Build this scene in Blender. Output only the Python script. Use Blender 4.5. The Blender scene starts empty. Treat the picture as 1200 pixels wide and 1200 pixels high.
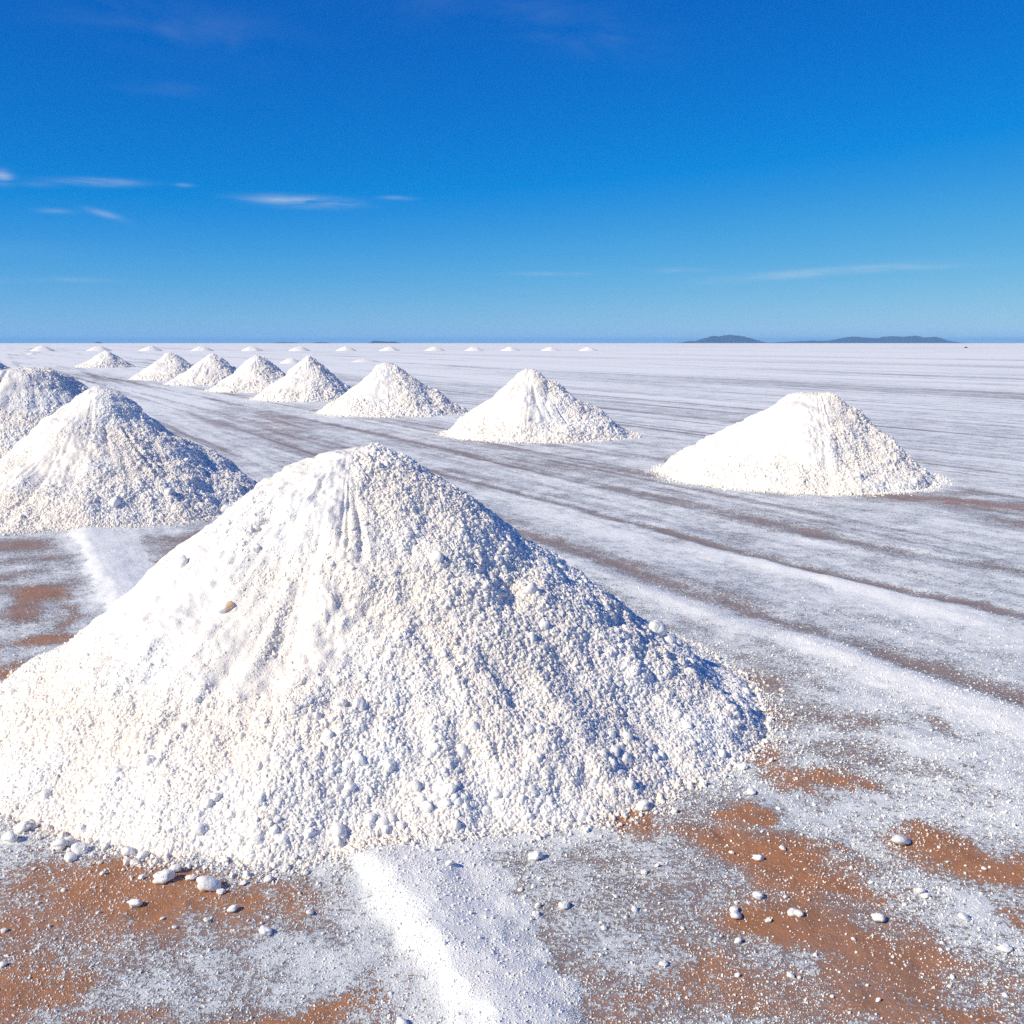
import bpy, math, random
import numpy as np
from mathutils import Vector

rng = np.random.default_rng(11)
random.seed(11)
sc = bpy.context.scene
COL = sc.collection
R = math.radians

# ------------------------------------------------------------------ camera
CAM_H, HFOV, HORIZON = 1.65, R(55.0), 402.0
F = 600.0 / math.tan(HFOV / 2)                    # focal length in photograph pixels
PITCH = math.atan((600.0 - HORIZON) / F)
cam = bpy.data.cameras.new('camera')
cam.sensor_width = 36.0
cam.lens = 18.0 / math.tan(HFOV / 2)
cam.clip_start, cam.clip_end = 0.05, 120000.0
cam_o = bpy.data.objects.new('camera', cam)
COL.objects.link(cam_o)
cam_o.location = (0, 0, CAM_H)
cam_o.rotation_euler = (R(90) - PITCH, 0, 0)
sc.camera = cam_o

# ------------------------------------------------------------------ node helper
class NT:
    def __init__(s, tree): s.t = tree
    def new(s, typ, **kw):
        n = s.t.nodes.new(typ)
        for k, v in kw.items(): setattr(n, k, v)
        return n
    def put(s, sock, v):
        if isinstance(v, bpy.types.NodeSocket): s.t.links.new(v, sock)
        elif v is not None: sock.default_value = v
    def m(s, op, a, b=None, c=None, clamp=False):
        n = s.new('ShaderNodeMath', operation=op, use_clamp=clamp)
        s.put(n.inputs[0], a); s.put(n.inputs[1], b)
        if c is not None: s.put(n.inputs[2], c)
        return n.outputs[0]
    def mix(s, f, a, b):
        n = s.new('ShaderNodeMix', data_type='RGBA')
        s.put(n.inputs[0], f)
        for k, v in ((6, a), (7, b)):
            if isinstance(v, (tuple, list)): v = (*v[:3], 1.0)
            s.put(n.inputs[k], v)
        return n.outputs[2]
    def noise(s, vec, scale, detail=2.0, rough=0.5, dist=0.0):
        n = s.new('ShaderNodeTexNoise')
        s.put(n.inputs['Vector'], vec); s.put(n.inputs['Scale'], scale)
        s.put(n.inputs['Detail'], detail); s.put(n.inputs['Roughness'], rough); s.put(n.inputs['Distortion'], dist)
        return n.outputs['Fac']
    def ramp(s, v, lo, hi, a=0.0, b=1.0):
        n = s.new('ShaderNodeMapRange', interpolation_type='SMOOTHSTEP')
        s.put(n.inputs[0], v); s.put(n.inputs[1], lo); s.put(n.inputs[2], hi); s.put(n.inputs[3], a); s.put(n.inputs[4], b)
        return n.outputs[0]
    def comb(s, x, y, z):
        n = s.new('ShaderNodeCombineXYZ')
        for i, v in enumerate((x, y, z)): s.put(n.inputs[i], v)
        return n.outputs[0]
    def sep(s, v):
        n = s.new('ShaderNodeSeparateXYZ'); s.put(n.inputs[0], v); return n.outputs
    def attr(s, name):
        return s.new('ShaderNodeAttribute', attribute_name=name).outputs['Fac']
    def bump(s, h, strength, dist, prev=None):
        n = s.new('ShaderNodeBump')
        s.put(n.inputs['Strength'], strength); s.put(n.inputs['Distance'], dist); s.put(n.inputs['Height'], h)
        if prev is not None: s.put(n.inputs['Normal'], prev)
        return n.outputs[0]

# ------------------------------------------------------------------ sun and sky
SUN_EL, SUN_FROM = 37.0, -120.0                   # elevation; compass bearing of the sun, clockwise from +Y
sd = Vector((math.sin(R(SUN_FROM)) * math.cos(R(SUN_EL)), math.cos(R(SUN_FROM)) * math.cos(R(SUN_EL)), math.sin(R(SUN_EL))))
sun = bpy.data.lights.new('sun', 'SUN')
sun.energy, sun.angle, sun.color = 4.3, R(0.53), (1.0, 0.92, 0.72)
sun_o = bpy.data.objects.new('sun', sun)
COL.objects.link(sun_o)
sun_o.rotation_euler = (-sd).to_track_quat('-Z', 'Y').to_euler()
sun_o.location = (-30, -12, 30)

world = bpy.data.worlds.new('World')
sc.world = world
world.use_nodes = True
w = NT(world.node_tree)
world.node_tree.nodes.clear()
sky = w.new('ShaderNodeTexSky', sky_type='NISHITA')
sky.sun_disc = False
sky.sun_elevation, sky.sun_rotation = R(SUN_EL), R(SUN_FROM)
sky.altitude, sky.air_density, sky.dust_density, sky.ozone_density = 3650.0, 1.0, 0.25, 4.0
EXPOSURE = 0.13
SKY_STRENGTH = 0.085
# polarised, saturated high-altitude blue: one grade for the whole sky
sr, sg, sb = w.sep(w.new('ShaderNodeVectorMath', operation='SCALE').outputs[0])
_scale = [n for n in world.node_tree.nodes if n.bl_idname == 'ShaderNodeVectorMath'][0]
w.put(_scale.inputs[0], sky.outputs[0]); _scale.inputs['Scale'].default_value = SKY_STRENGTH
sr = w.m('MAXIMUM', w.m('MULTIPLY', w.m('SUBTRACT', sr, .145), .85), 0.001)
sg = w.m('MULTIPLY', w.m('POWER', sg, 1.12), 1.08)
sg = w.m('DIVIDE', sg, w.m('ADD', 1.0, w.m('MULTIPLY', w.m('MAXIMUM', w.m('SUBTRACT', sg, .36), 0.0), .75)))
sb = w.m('MULTIPLY', w.m('POWER', sb, .62), 1.12)
sb = w.m('DIVIDE', sb, w.m('ADD', 1.0, w.m('MULTIPLY', w.m('MAXIMUM', w.m('SUBTRACT', sb, .72), 0.0), 1.1)))
sky_col = w.comb(*[w.m('DIVIDE', c, SKY_STRENGTH * 2 ** EXPOSURE) for c in (sr, sg, sb)])
# thin cirrus streaks, each at its own bearing and height in the sky
dx, dy, dz = w.sep(w.new('ShaderNodeTexCoord').outputs['Generated'])
AZ = w.m('ARCTAN2', dx, dy)
EL = w.m('ARCSINE', dz)
def sky_dir(px, py):
    X, Z = (px - 600) / F, -(py - 600) / F
    d = Vector((X, math.cos(PITCH) + Z * math.sin(PITCH), -math.sin(PITCH) + Z * math.cos(PITCH))).normalized()
    return math.atan2(d.x, d.y), math.asin(d.z)
wisp = w.noise(w.comb(w.m('MULTIPLY', AZ, 14.0), w.m('MULTIPLY', EL, 110.0), 0.0), 1.0, 6.0, 0.62, 0.35)
veil = w.noise(w.comb(w.m('MULTIPLY', AZ, 7.0), w.m('MULTIPLY', EL, 26.0), 3.0), 1.0, 7.0, 0.6, 0.8)
total = None
for px, py, hw, hh, tilt, amt, soft in (
        (112, 213, 36, 3.4, 0.03, .75, 0), (352, 236, 46, 4.8, -0.02, 1.3, 0), (466, 232, 15, 2, 0, 0.6, 0),
        (3, 207, 8, 6, 0, .9, 0), (126, 252, 17, 3.2, -0.25, 0.5, 0), (62, 247, 16, 2.4, 0, .3, 0), (40, 216, 20, 2.2, 0, .25, 0),
        (955, 320, 95, 4.2, 0.06, 0.7, 0), (1080, 313, 60, 2.5, 0, 0.3, 0), (648, 321, 44, 2.2, 0, 0.35, 0), (785, 317, 45, 2.5, 0, 0.3, 0),
        (88, 328, 36, 2.6, 0, .22, 0), (8, 329, 16, 2.6, 0, .25, 0), (216, 217, 8, 1.6, 0, .5, 0), (200, 106, 40, 7, 0, .1, 1),
        (200, 30, 130, 26, -0.12, .11, 1), (560, 12, 150, 24, -0.1, .07, 1), (690, 42, 70, 18, -0.25, .11, 1),
        (30, 290, 90, 12, 0, .06, 1)):
    a0, e0 = sky_dir(px, py)
    u = w.m('SUBTRACT', AZ, a0); v = w.m('SUBTRACT', EL, e0)
    v = w.m('SUBTRACT', v, w.m('MULTIPLY', u, tilt))
    q = w.m('ADD', w.m('POWER', w.m('DIVIDE', u, hw / F), 2.0), w.m('POWER', w.m('DIVIDE', v, hh / F), 2.0))
    g = w.m('EXPONENT', w.m('MULTIPLY', q, -1.0))
    tex = w.ramp(veil if soft else wisp, 0.36 if soft else .26, 0.78 if soft else .66)
    t = w.m('MULTIPLY', w.m('MULTIPLY', g, tex), amt)
    total = t if total is None else w.m('ADD', total, t)
cover = w.m('MINIMUM', w.m('MULTIPLY', total, 0.62), 0.7)
cloud_col = (6.0, 7.1, 8.4)
bg = w.new('ShaderNodeBackground')
bg.inputs['Strength'].default_value = SKY_STRENGTH
w.put(bg.inputs['Color'], w.mix(cover, sky_col, cloud_col))
wo = w.new('ShaderNodeOutputWorld')
w.put(wo.inputs['Surface'], bg.outputs[0])

sc.view_settings.view_transform = 'Standard'
sc.view_settings.look = 'None'
sc.view_settings.exposure, sc.view_settings.gamma = EXPOSURE, 1.0
sc.view_settings.use_curve_mapping = False
sc.render.engine = 'CYCLES'
sc.cycles.max_bounces, sc.cycles.diffuse_bounces, sc.cycles.glossy_bounces = 9, 8, 2
sc.cycles.volume_bounces = 1
sc.cycles.use_denoising = False                   # a little grain, as in the photograph
sc.cycles.use_adaptive_sampling, sc.cycles.adaptive_threshold = True, 0.015

# ------------------------------------------------------------------ maths helpers
def ground_at(px, py, z=0.0):
    X, Z = (px - 600) / F, -(py - 600) / F
    d = np.array((X, math.cos(PITCH) + Z * math.sin(PITCH), -math.sin(PITCH) + Z * math.cos(PITCH)))
    k = (z - CAM_H) / d[2]
    return d[0] * k, d[1] * k

_perm = np.random.default_rng(5).permutation(4096).astype(np.int64)
_perm = np.concatenate([_perm, _perm, _perm])
_grad = np.random.default_rng(6).normal(size=(4096, 3)); _grad /= np.linalg.norm(_grad, axis=1)[:, None]
def perlin(x, y, z=0.0):
    x, y, z = np.broadcast_arrays(np.asarray(x, float), np.asarray(y, float), np.asarray(z, float))
    xi, yi, zi = np.floor(x).astype(np.int64), np.floor(y).astype(np.int64), np.floor(z).astype(np.int64)
    xf, yf, zf = x - xi, y - yi, z - zi
    fade = lambda t: t * t * t * (t * (t * 6 - 15) + 10)
    u, v, ww = fade(xf), fade(yf), fade(zf)
    def corner(a, b, c):
        h = _perm[_perm[_perm[(xi + a) & 4095] + ((yi + b) & 4095)] + ((zi + c) & 4095)]
        g = _grad[h]
        return g[..., 0] * (xf - a) + g[..., 1] * (yf - b) + g[..., 2] * (zf - c)
    L = lambda a, b, t: a + (b - a) * t
    return L(L(L(corner(0,0,0), corner(1,0,0), u), L(corner(0,1,0), corner(1,1,0), u), v),
             L(L(corner(0,0,1), corner(1,0,1), u), L(corner(0,1,1), corner(1,1,1), u), v), ww)
def fbm(x, y, z=0.0, octaves=4, gain=0.5):
    s, a, k = 0.0, 1.0, 1.0
    for i in range(octaves):
        s = s + a * perlin(x * k + 17.3 * i, y * k - 9.1 * i, np.asarray(z) * k + 3.7 * i)
        a *= gain; k *= 2.03
    return s
def sstep(a, b, x):
    t = np.clip((x - a) / (b - a), 0, 1)
    return t * t * (3 - 2 * t)

def mesh_obj(name, verts, faces, mat=None, parent=None, smooth=True, attrs=None):
    me = bpy.data.meshes.new(name)
    verts = np.asarray(verts, dtype=np.float32)
    if isinstance(faces, np.ndarray):
        k = faces.shape[1]
        me.vertices.add(len(verts)); me.vertices.foreach_set('co', verts.ravel())
        me.loops.add(faces.size); me.loops.foreach_set('vertex_index', faces.astype(np.int32).ravel())
        me.polygons.add(len(faces))
        me.polygons.foreach_set('loop_start', np.arange(0, faces.size, k, dtype=np.int32))
        me.polygons.foreach_set('loop_total', np.full(len(faces), k, dtype=np.int32))
        me.update(calc_edges=True)
    else:
        me.from_pydata(verts.tolist(), [], faces); me.update()
    if smooth:
        me.polygons.foreach_set('use_smooth', np.ones(len(me.polygons), dtype=bool))
    for an, vals in (attrs or {}).items():
        a = me.attributes.new(an, 'FLOAT', 'POINT'); a.data.foreach_set('value', np.asarray(vals, dtype=np.float32))
    if mat: me.materials.append(mat)
    o = bpy.data.objects.new(name, me)
    COL.objects.link(o)
    if parent: o.parent = parent
    return o
def tag(o, label=None, cat=None, group=None, kind=None):
    for k, v in (('label', label), ('category', cat), ('group', group), ('kind', kind)):
        if v: o[k] = v
    return o
def grid_faces(ni, nj, wrap_i=False):
    i = np.arange(ni if wrap_i else ni - 1)[:, None]; j = np.arange(nj - 1)[None, :]
    i2 = (i + 1) % ni
    return np.stack([i * nj + j, i2 * nj + j, i2 * nj + j + 1, i * nj + j + 1], -1).reshape(-1, 4)

# ------------------------------------------------------------------ materials
def new_mat(name):
    m = bpy.data.materials.new(name); m.use_nodes = True
    m.node_tree.nodes.clear()
    n = NT(m.node_tree)
    b = n.new('ShaderNodeBsdfPrincipled'); o = n.new('ShaderNodeOutputMaterial')
    m.node_tree.links.new(b.outputs[0], o.inputs['Surface'])
    return m, n, b

def salt_material(name, fine=1.0, cream=0.85, rough=.3):
    m, n, b = new_mat(name)
    geo = n.new('ShaderNodeNewGeometry').outputs['Position']
    big = n.noise(geo, 1.7, 4.0, 0.6)
    mid = n.noise(geo, 19.0, 3.0, 0.6)
    spot = n.noise(geo, 8.0, 4.0, 0.65)
    c = n.mix(n.ramp(big, 0.32, 0.6, 0.0, cream), (0.91, 0.885, 0.835), (0.91, 0.83, 0.735))
    c = n.mix(n.ramp(mid, 0.45, 0.8, 0.0, 0.45), c, (0.88, 0.785, 0.68))
    c = n.mix(n.ramp(spot, 0.62, 0.76, 0.0, 0.6), c, (0.86, 0.70, 0.54))
    n.put(b.inputs['Base Color'], c)
    b.inputs['Roughness'].default_value = 0.55
    b.inputs['Specular IOR Level'].default_value = 0.35
    h = n.noise(geo, 230.0 * fine, 4.0, 0.75)
    h2 = n.noise(geo, 75.0 * fine, 4.0, 0.65)
    n.put(b.inputs['Normal'], n.bump(h, rough, 0.004 / fine, n.bump(h2, .45, .012 / fine)))
    return m
M_SALT = salt_material('salt')
M_GRAIN = salt_material('salt_grain', 1.0, 0.95, .12)
M_LUMP = salt_material('salt_lump', 1.0, 0.1, .25)
M_FAR = salt_material('distant_salt', 0.25, 0.3)

def stained_material():
    m, n, b = new_mat('stained_salt')
    tc = n.new('ShaderNodeTexCoord').outputs['Object']
    x, y, z = n.sep(tc)
    f = n.ramp(n.m('ADD', n.m('SUBTRACT', x, n.m('MULTIPLY', z, 0.35)), n.m('MULTIPLY', n.noise(tc, 2.5, 3.0), 0.5)), 0.25, 0.6)
    n.put(b.inputs['Base Color'], n.mix(f, (0.86, 0.85, 0.84), (0.82, 0.56, 0.33)))
    b.inputs['Roughness'].default_value = 0.6
    return m
M_STAIN = stained_material()

# ------------------------------------------------------------------ ground plan: where the earth shows and where salt lies
DIRX, DIRY = -0.478, 0.878                        # direction the rows of piles and wheel tracks run in
def poly_dist(x, y, pts):
    """signed distance across, and position along, a polyline on the ground"""
    best = np.full(x.shape, 1e9); sgn = np.zeros(x.shape); along = np.zeros(x.shape); acc = 0.0
    for k, ((x0, y0), (x1, y1)) in enumerate(zip(pts[:-1], pts[1:])):
        ex, ey = x1 - x0, y1 - y0; L = math.hypot(ex, ey)
        t = ((x - x0) * ex + (y - y0) * ey) / L ** 2
        tc = np.clip(t, 0, 1)
        d = np.hypot(x - x0 - tc * ex, y - y0 - tc * ey)
        hit = d < best
        best = np.where(hit, d, best)
        sgn = np.where(hit, np.sign((x - x0) * ey - (y - y0) * ex), sgn)   # + on the right hand
        along = np.where(hit, acc + tc * L, along)
        acc += L
    return best * sgn, along, acc
def line(*px): return [ground_at(*p) for p in px]

EARTH = [  # brown patches: pixel centre, half sizes in pixels, tilt (px right -> px down), strength, rust
    (150, 1050, 120, 42, 0.10, 1.0, 1.0), (330, 1055, 55, 24, 0.1, .75, 1.0), (60, 1075, 60, 30, 0, .8, 1), (10, 1160, 48, 40, 0.2, 1.0, 1.0), (390, 1190, 105, 22, -0.12, 1.0, 1.0), (470, 1165, 25, 25, .6, .7, 1),
    (150, 1195, 80, 14, 0, .6, 1), (752, 963, 40, 20, 0, 1.1, 1.0), (856, 950, 24, 15, -.4, .95, 1.0), (918, 905, 22, 32, .2, .9, .9), (972, 913, 34, 10, 0, 1.0, 1.0),
    (895, 1003, 70, 24, 0.18, 1.05, 1.0), (965, 1035, 65, 18, .2, .9, 1.0), (940, 1075, 66, 30, .1, 1.05, .95), (1010, 1105, 62, 38, .5, 1.1, .85), (1035, 1170, 58, 46, .3, 1.1, .8),
    (1130, 1003, 62, 26, .18, 1.1, 1.0), (1090, 975, 30, 12, .3, .8, 1), (1020, 848, 52, 12, .1, .9, .6), (930, 800, 50, 22, .1, .75, .45), (900, 835, 26, 14, 0, .7, .6), (1095, 855, 18, 12, 0, .6, .6),
    (780, 1085, 150, 70, .05, .42, .55), (700, 1015, 80, 26, 0, .4, .5), (800, 1140, 60, 30, 0, .7, .9), (740, 1180, 60, 24, 0, .55, .8), (930, 1160, 60, 26, 0, .6, .9), (850, 1175, 40, 16, 0, .6, 1),
    (1150, 1190, 42, 18, 0, .9, 1.0), (1198, 1080, 14, 18, 0, .9, 1.0), (1175, 1150, 36, 14, 0, .6, .9), (1093, 1150, 20, 9, 0, .5, .9), (1060, 900, 40, 10, .2, .5, .5), (1000, 880, 60, 14, .1, .4, .5), (1145, 930, 40, 10, .2, .35, .5), 
    (60, 695, 62, 7, .05, .95, .7), (25, 712, 30, 12, .5, .8, .6), (90, 716, 30, 12, .8, .7, .6), (45, 750, 45, 6, -.1, .9, .8), (12, 786, 26, 9, -.2, 1.0, 1.0), (115, 690, 14, 18, .5, .8, .5), (45, 655, 45, 5, -.05, .7, .3),
    (20, 640, 60, 7, 0, .8, .35), (20, 672, 35, 5, -.2, .6, .4), (250, 640, 62, 10, -.12, .95, .5), (215, 660, 28, 8, -.1, .9, .8), (240, 628, 60, 6, -.1, .7, .4), (1150, 590, 70, 7, .1, .75, .5), (1060, 583, 50, 4, 0, .6, .4),
    (1190, 612, 30, 8, .1, .6, .4), (1130, 578, 55, 3, 0, .5, .3), (330, 500, 60, 7, .22, .55, .35), (270, 485, 40, 4, .22, .4, .3), (640, 545, 120, 6, .12, .25, .2)]
TRACKS = [  # wheel tracks: pixel points, half width (m), strength, rust
    (line((560, 606), (610, 625), (715, 660), (800, 692), (870, 718), (980, 748), (1050, 772), (1175, 812), (1330, 865)), .13, .85, .5),
    (line((67, 438), (153, 458), (233, 478), (300, 495), (383, 518), (500, 550), (577, 571), (647, 588), (725, 608), (800, 627), (880, 650), (950, 666), (1040, 688), (1130, 706), (1260, 735)), .075, .85, .25),
    (line((113, 440), (213, 460), (333, 486), (427, 505), (493, 520), (560, 536), (627, 551), (715, 571), (840, 598), (880, 608), (990, 633), (1075, 651), (1195, 672), (1300, 690)), .12, .75, .25),
    (line((210, 480), (300, 508), (400, 540)), .16, .5, .4), (line((180, 468), (300, 497), (470, 545)), .1, .35, .3),
    (line((400, 482), (520, 503), (690, 528), (900, 556), (1100, 575)), .2, .35, .2), (line((700, 515), (850, 530)), .2, .35, .1)]
BANKS = [  # pale bands of swept salt: pixel points, half width (m), height (m), strength
    (line((790, 634), (825, 645), (925, 668), (1025, 694), (1120, 720), (1200, 745)), .10, .018, 1.1),
    (line((890, 738), (940, 750), (990, 768), (1050, 792), (1125, 822), (1200, 853), (1300, 900)), .15, .024, 1.3),
    (line((880, 768), (960, 800), (1080, 870), (1200, 930)), .16, .006, .5), (line((560, 570), (720, 625), (830, 668)), .2, .004, .35),
    (line((640, 640), (760, 690), (900, 745)), .16, .004, .4), (line((860, 1180), (960, 1130), (1010, 1190)), .06, .0, .25),
    (line((1070, 1125), (1120, 1095), (1180, 1120)), .12, .006, .6), (line((740, 1035), (790, 1060)), .07, .016, .8),
    (line((70, 1165), (190, 1140), (350, 1095)), .10, .006, .55), (line((20, 1020), (60, 1110), (20, 1120)), .06, .004, .4), (line((0, 1000), (60, 1000)), .06, .004, .5)]
RIDGES = [  # low banks with a crest: left edge, right edge (pixels), crest height
    (line((392, 975), (430, 1035), (480, 1098), (540, 1200), (590, 1290)), line((560, 975), (610, 1050), (655, 1115), (710, 1205), (760, 1290)), .048),
    (line((80, 612), (92, 640), (122, 705), (150, 770)), line((152, 612), (172, 655), (205, 690), (270, 770)), .03)]

def ground_fields(x, y):
    """height, share of salt cover and rust tint of the ground at x, y"""
    r = np.hypot(x, y)
    near = np.exp(-np.maximum(r - 6, 0) / 30.0)
    u, v = x * DIRX + y * DIRY, x * DIRY - y * DIRX
    wob = fbm(x * 1.1, y * 1.1, 4.0, 3) * 0.16
    wx, wy = fbm(x * 2.8, y * 2.8, 1.0, 5, .6) * .17, fbm(x * 2.8, y * 2.8, 8.0, 5, .6) * .17
    z = (fbm(u * .10, v * .55, 2.0, 4) * 0.02 + fbm(x * 3, y * 3, 5.0, 4) * 0.012) * np.clip(r / 4, .4, 1.0) * near
    z = z + fbm(x * 11, y * 11, 3.0, 3) * .005 * np.exp(-np.maximum(r - 5, 0) / 6)
    salt = np.full(x.shape, 0.72); rust = np.full(x.shape, 0.10) + .12 * np.exp(-r / 6)
    earth = np.zeros(x.shape)
    for px, py, hx, hy, tilt, s, ru in EARTH:
        gx, gy = ground_at(px, py)
        ax = hx * (1.28 if py > 980 else 1.1) / F * math.hypot(gy, CAM_H)
        ay = abs(ground_at(px, py - hy)[1] - ground_at(px, py + hy)[1]) / 2 * (1.2 if py > 980 else 1.05)
        X, Y = x + wx - gx, y + wy - gy
        Y = Y + X * tilt * ay / hy * hx / ax
        d2 = (X / ax) ** 2 + (Y / ay) ** 2
        g = np.exp(-(d2 * .75) ** 1.1) * s
        rust = np.maximum(rust, ru * np.minimum(g * 1.35, 1))
        earth = np.maximum(earth, g) + np.minimum(earth, g) * .25
    for pts, hw, s, ru in TRACKS:
        d, a, L = poly_dist(x + wob * .25 + wx * .4, y + wob * .25, pts)
        fade = sstep(0, .6, a) * sstep(0, .6, L - a)
        wid = hw * (1 + .5 * perlin(a * .9, 3.0, hw * 40))
        g = np.exp(-(d / wid) ** 2) * s * 1.12 * fade * (.8 + .5 * perlin(a * .6, 1.3, hw * 90))
        earth = np.maximum(earth, g); rust = np.maximum(rust, g * ru * .55)
        z = z - g * .010 + np.exp(-((np.abs(d) - hw * 1.8) / (hw * .7)) ** 2) * .006 * fade
    salt = salt - earth * .56
    for pts, hw, h, s in BANKS:
        d, a, L = poly_dist(x + wob * .2, y + wob * .2, pts)
        fade = sstep(0, .5, a) * sstep(0, .5, L - a)
        g = np.exp(-(d / hw) ** 2 * .8) * fade * (.8 + .5 * perlin(a * 1.1, 2.3, hw * 50))
        salt = salt + g * s * .5; z = z + g * h
        rust = rust * (1 - .6 * np.clip(g, 0, 1))
    for lp, rp, h in RIDGES:
        dl, a, L = poly_dist(x + wob * .16 + wx * .15, y + wy * .1, lp); dr, _, _ = poly_dist(x + wob * .16 + wx * .15, y + wy * .1, rp)
        dl, dr = -dl + fbm(x * 7, y * 7, 2, 3) * .05, -dr + fbm(x * 9, y * 9, 6, 4) * .07
        ends = sstep(0.0, .35, a) * sstep(0.0, .25, L - a)
        wd = np.abs(dl) + np.abs(dr) + 1e-6
        inside = sstep(-.06, .03, -dr) * sstep(-.12, .05, dl) * ends
        t = dl / wd
        prof = sstep(-.14, .2, t) * (1 - sstep(.16, 1.02, t) * .88) * sstep(-.02, .05, -dr) * ends
        z = z + h * prof * (1 + .25 * fbm(x * 5, y * 5, 1, 3))
        salt = np.maximum(salt, inside * (1.14 - .26 * sstep(.3, 1, t) + .25 * fbm(x * 6, y * 6, 3, 3)) * (dl > -.3))
        skirt = np.exp(-(np.minimum(dl, 0) / .22) ** 2) * (dr < 0) * ends
        salt = np.maximum(salt, .8 * skirt)
    # salt spilled round the foot of every pile
    for cx, cy, rad in FEET:
        d = np.hypot(x - cx, y - cy) - rad
        s = np.exp(-np.maximum(d, 0) / .10) * (.65 + .9 * fbm(x * 2.2, y * 2.2, 11, 3))
        salt = salt + np.clip(s, 0, 1) * .22
    return z, salt, rust

def poly_r(pts_px, cx, cy):
    """foot outline of a pile from points seen along it, as angle -> radius"""
    g = [ground_at(*p) for p in pts_px]
    a = np.array([math.atan2(y - cy, x - cx) for x, y in g]); rr = np.array([math.hypot(x - cx, y - cy) for x, y in g])
    o = np.argsort(a); a, rr = a[o], rr[o]
    a = np.concatenate([a - 2 * np.pi, a, a + 2 * np.pi]); rr = np.concatenate([rr, rr, rr])
    return lambda t: np.interp(t, a, rr)

# pile specs: name key -> centre, height, radius
def centre(px_top, y_front, radius):
    gx, gy = ground_at(px_top, y_front)
    k = (gy + radius) / gy
    return gx * k, gy + radius
PILES = []
def add_pile(px, py_top, y_front, rad, label, **kw):
    cx, cy = centre(px, y_front, rad)
    el = math.atan((600 - py_top) / F) - PITCH
    h = CAM_H + math.tan(el) * math.hypot(cy, 0) / 1.0
    PILES.append(dict(cx=cx, cy=cy, h=h, rad=rad, label=label, **kw))
add_pile(424, 531, 1004, 1.46, 'largest white salt pile in the foreground, lumpy, with a blue shaded right flank', k=.10, flat=.05, seed=1, res=(860, 290), grains=230000, gs=.0044, lumps=285, main=True)
add_pile(130, 455, 622, 1.70, 'coarse white salt pile at the left, directly behind the foreground pile', k=.07, seed=2, res=(620, 190), grains=90000, gs=.0062, lumps=14)
add_pile(32, 432, 537, 2.0, 'broad white salt pile at the left edge, partly hidden by the coarse pile in front', k=.10, flat=.26, seed=3, res=(420, 130), grains=36000, gs=.0082, lumps=6)
add_pile(-14, 414, 466, 1.8, 'white salt pile just cut off by the left edge, behind the broad pile', k=.1, seed=4, res=(300, 100), grains=9000, gs=.014)
add_pile(929, 459, 579, 1.66, 'flat-topped white salt pile standing alone at the right', k=.17, flat=.10, seed=5, res=(560, 170), grains=70000, gs=.0075, lumps=10)
add_pile(631, 431, 519, 1.70, 'sharp white salt pile in the middle, second from the right in the row', k=.08, seed=6, res=(420, 140), grains=30000, gs=.011)
add_pile(462, 425, 489, 1.77, 'rounded white salt pile left of the sharp middle pile', k=.11, seed=7, res=(360, 120), grains=18000, gs=.013)
add_pile(362, 419, 471, 1.62, 'white salt pile directly left of the rounded pile, its right edge meeting it', k=.09, seed=8, res=(300, 100), grains=11000, gs=.015)
add_pile(305, 417, 460.5, 1.72, 'white salt pile fourth to the left of the sharp middle pile, between two like it', k=.09, seed=9, res=(240, 80), grains=8000, gs=.017)
PILES[-1]['label'] = 'pale pointed salt pile, third left of the sharp middle pile'
add_pile(249, 415, 452, 1.8, 'pale salt pile with a dark right edge, fourth left of the sharp middle pile', k=.09, seed=10, res=(240, 80), grains=6000, gs=.018)
add_pile(203, 413, 446, 1.85, 'farthest pale salt pile of the near row, overlapped by the next on its right', k=.09, seed=11, res=(240, 80), grains=5000, gs=.019)
add_pile(124, 411, 431, 1.9, 'small lone salt pile at the left, beyond the wheel tracks', k=.07, seed=12, res=(220, 70), grains=3500, gs=.022)
FEET = [(p['cx'], p['cy'], p['rad']) for p in PILES[:8]]
P0 = PILES[0]
FOOT0 = poly_r([(-70, 900), (-30, 930), (0, 948), (60, 968), (130, 984), (230, 1000), (340, 1008), (400, 1000), (500, 985), (600, 972), (690, 962), (745, 948), (800, 922), (860, 895), (892, 860), (885, 828), (868, 800)]
               , P0['cx'], P0['cy'])

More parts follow.
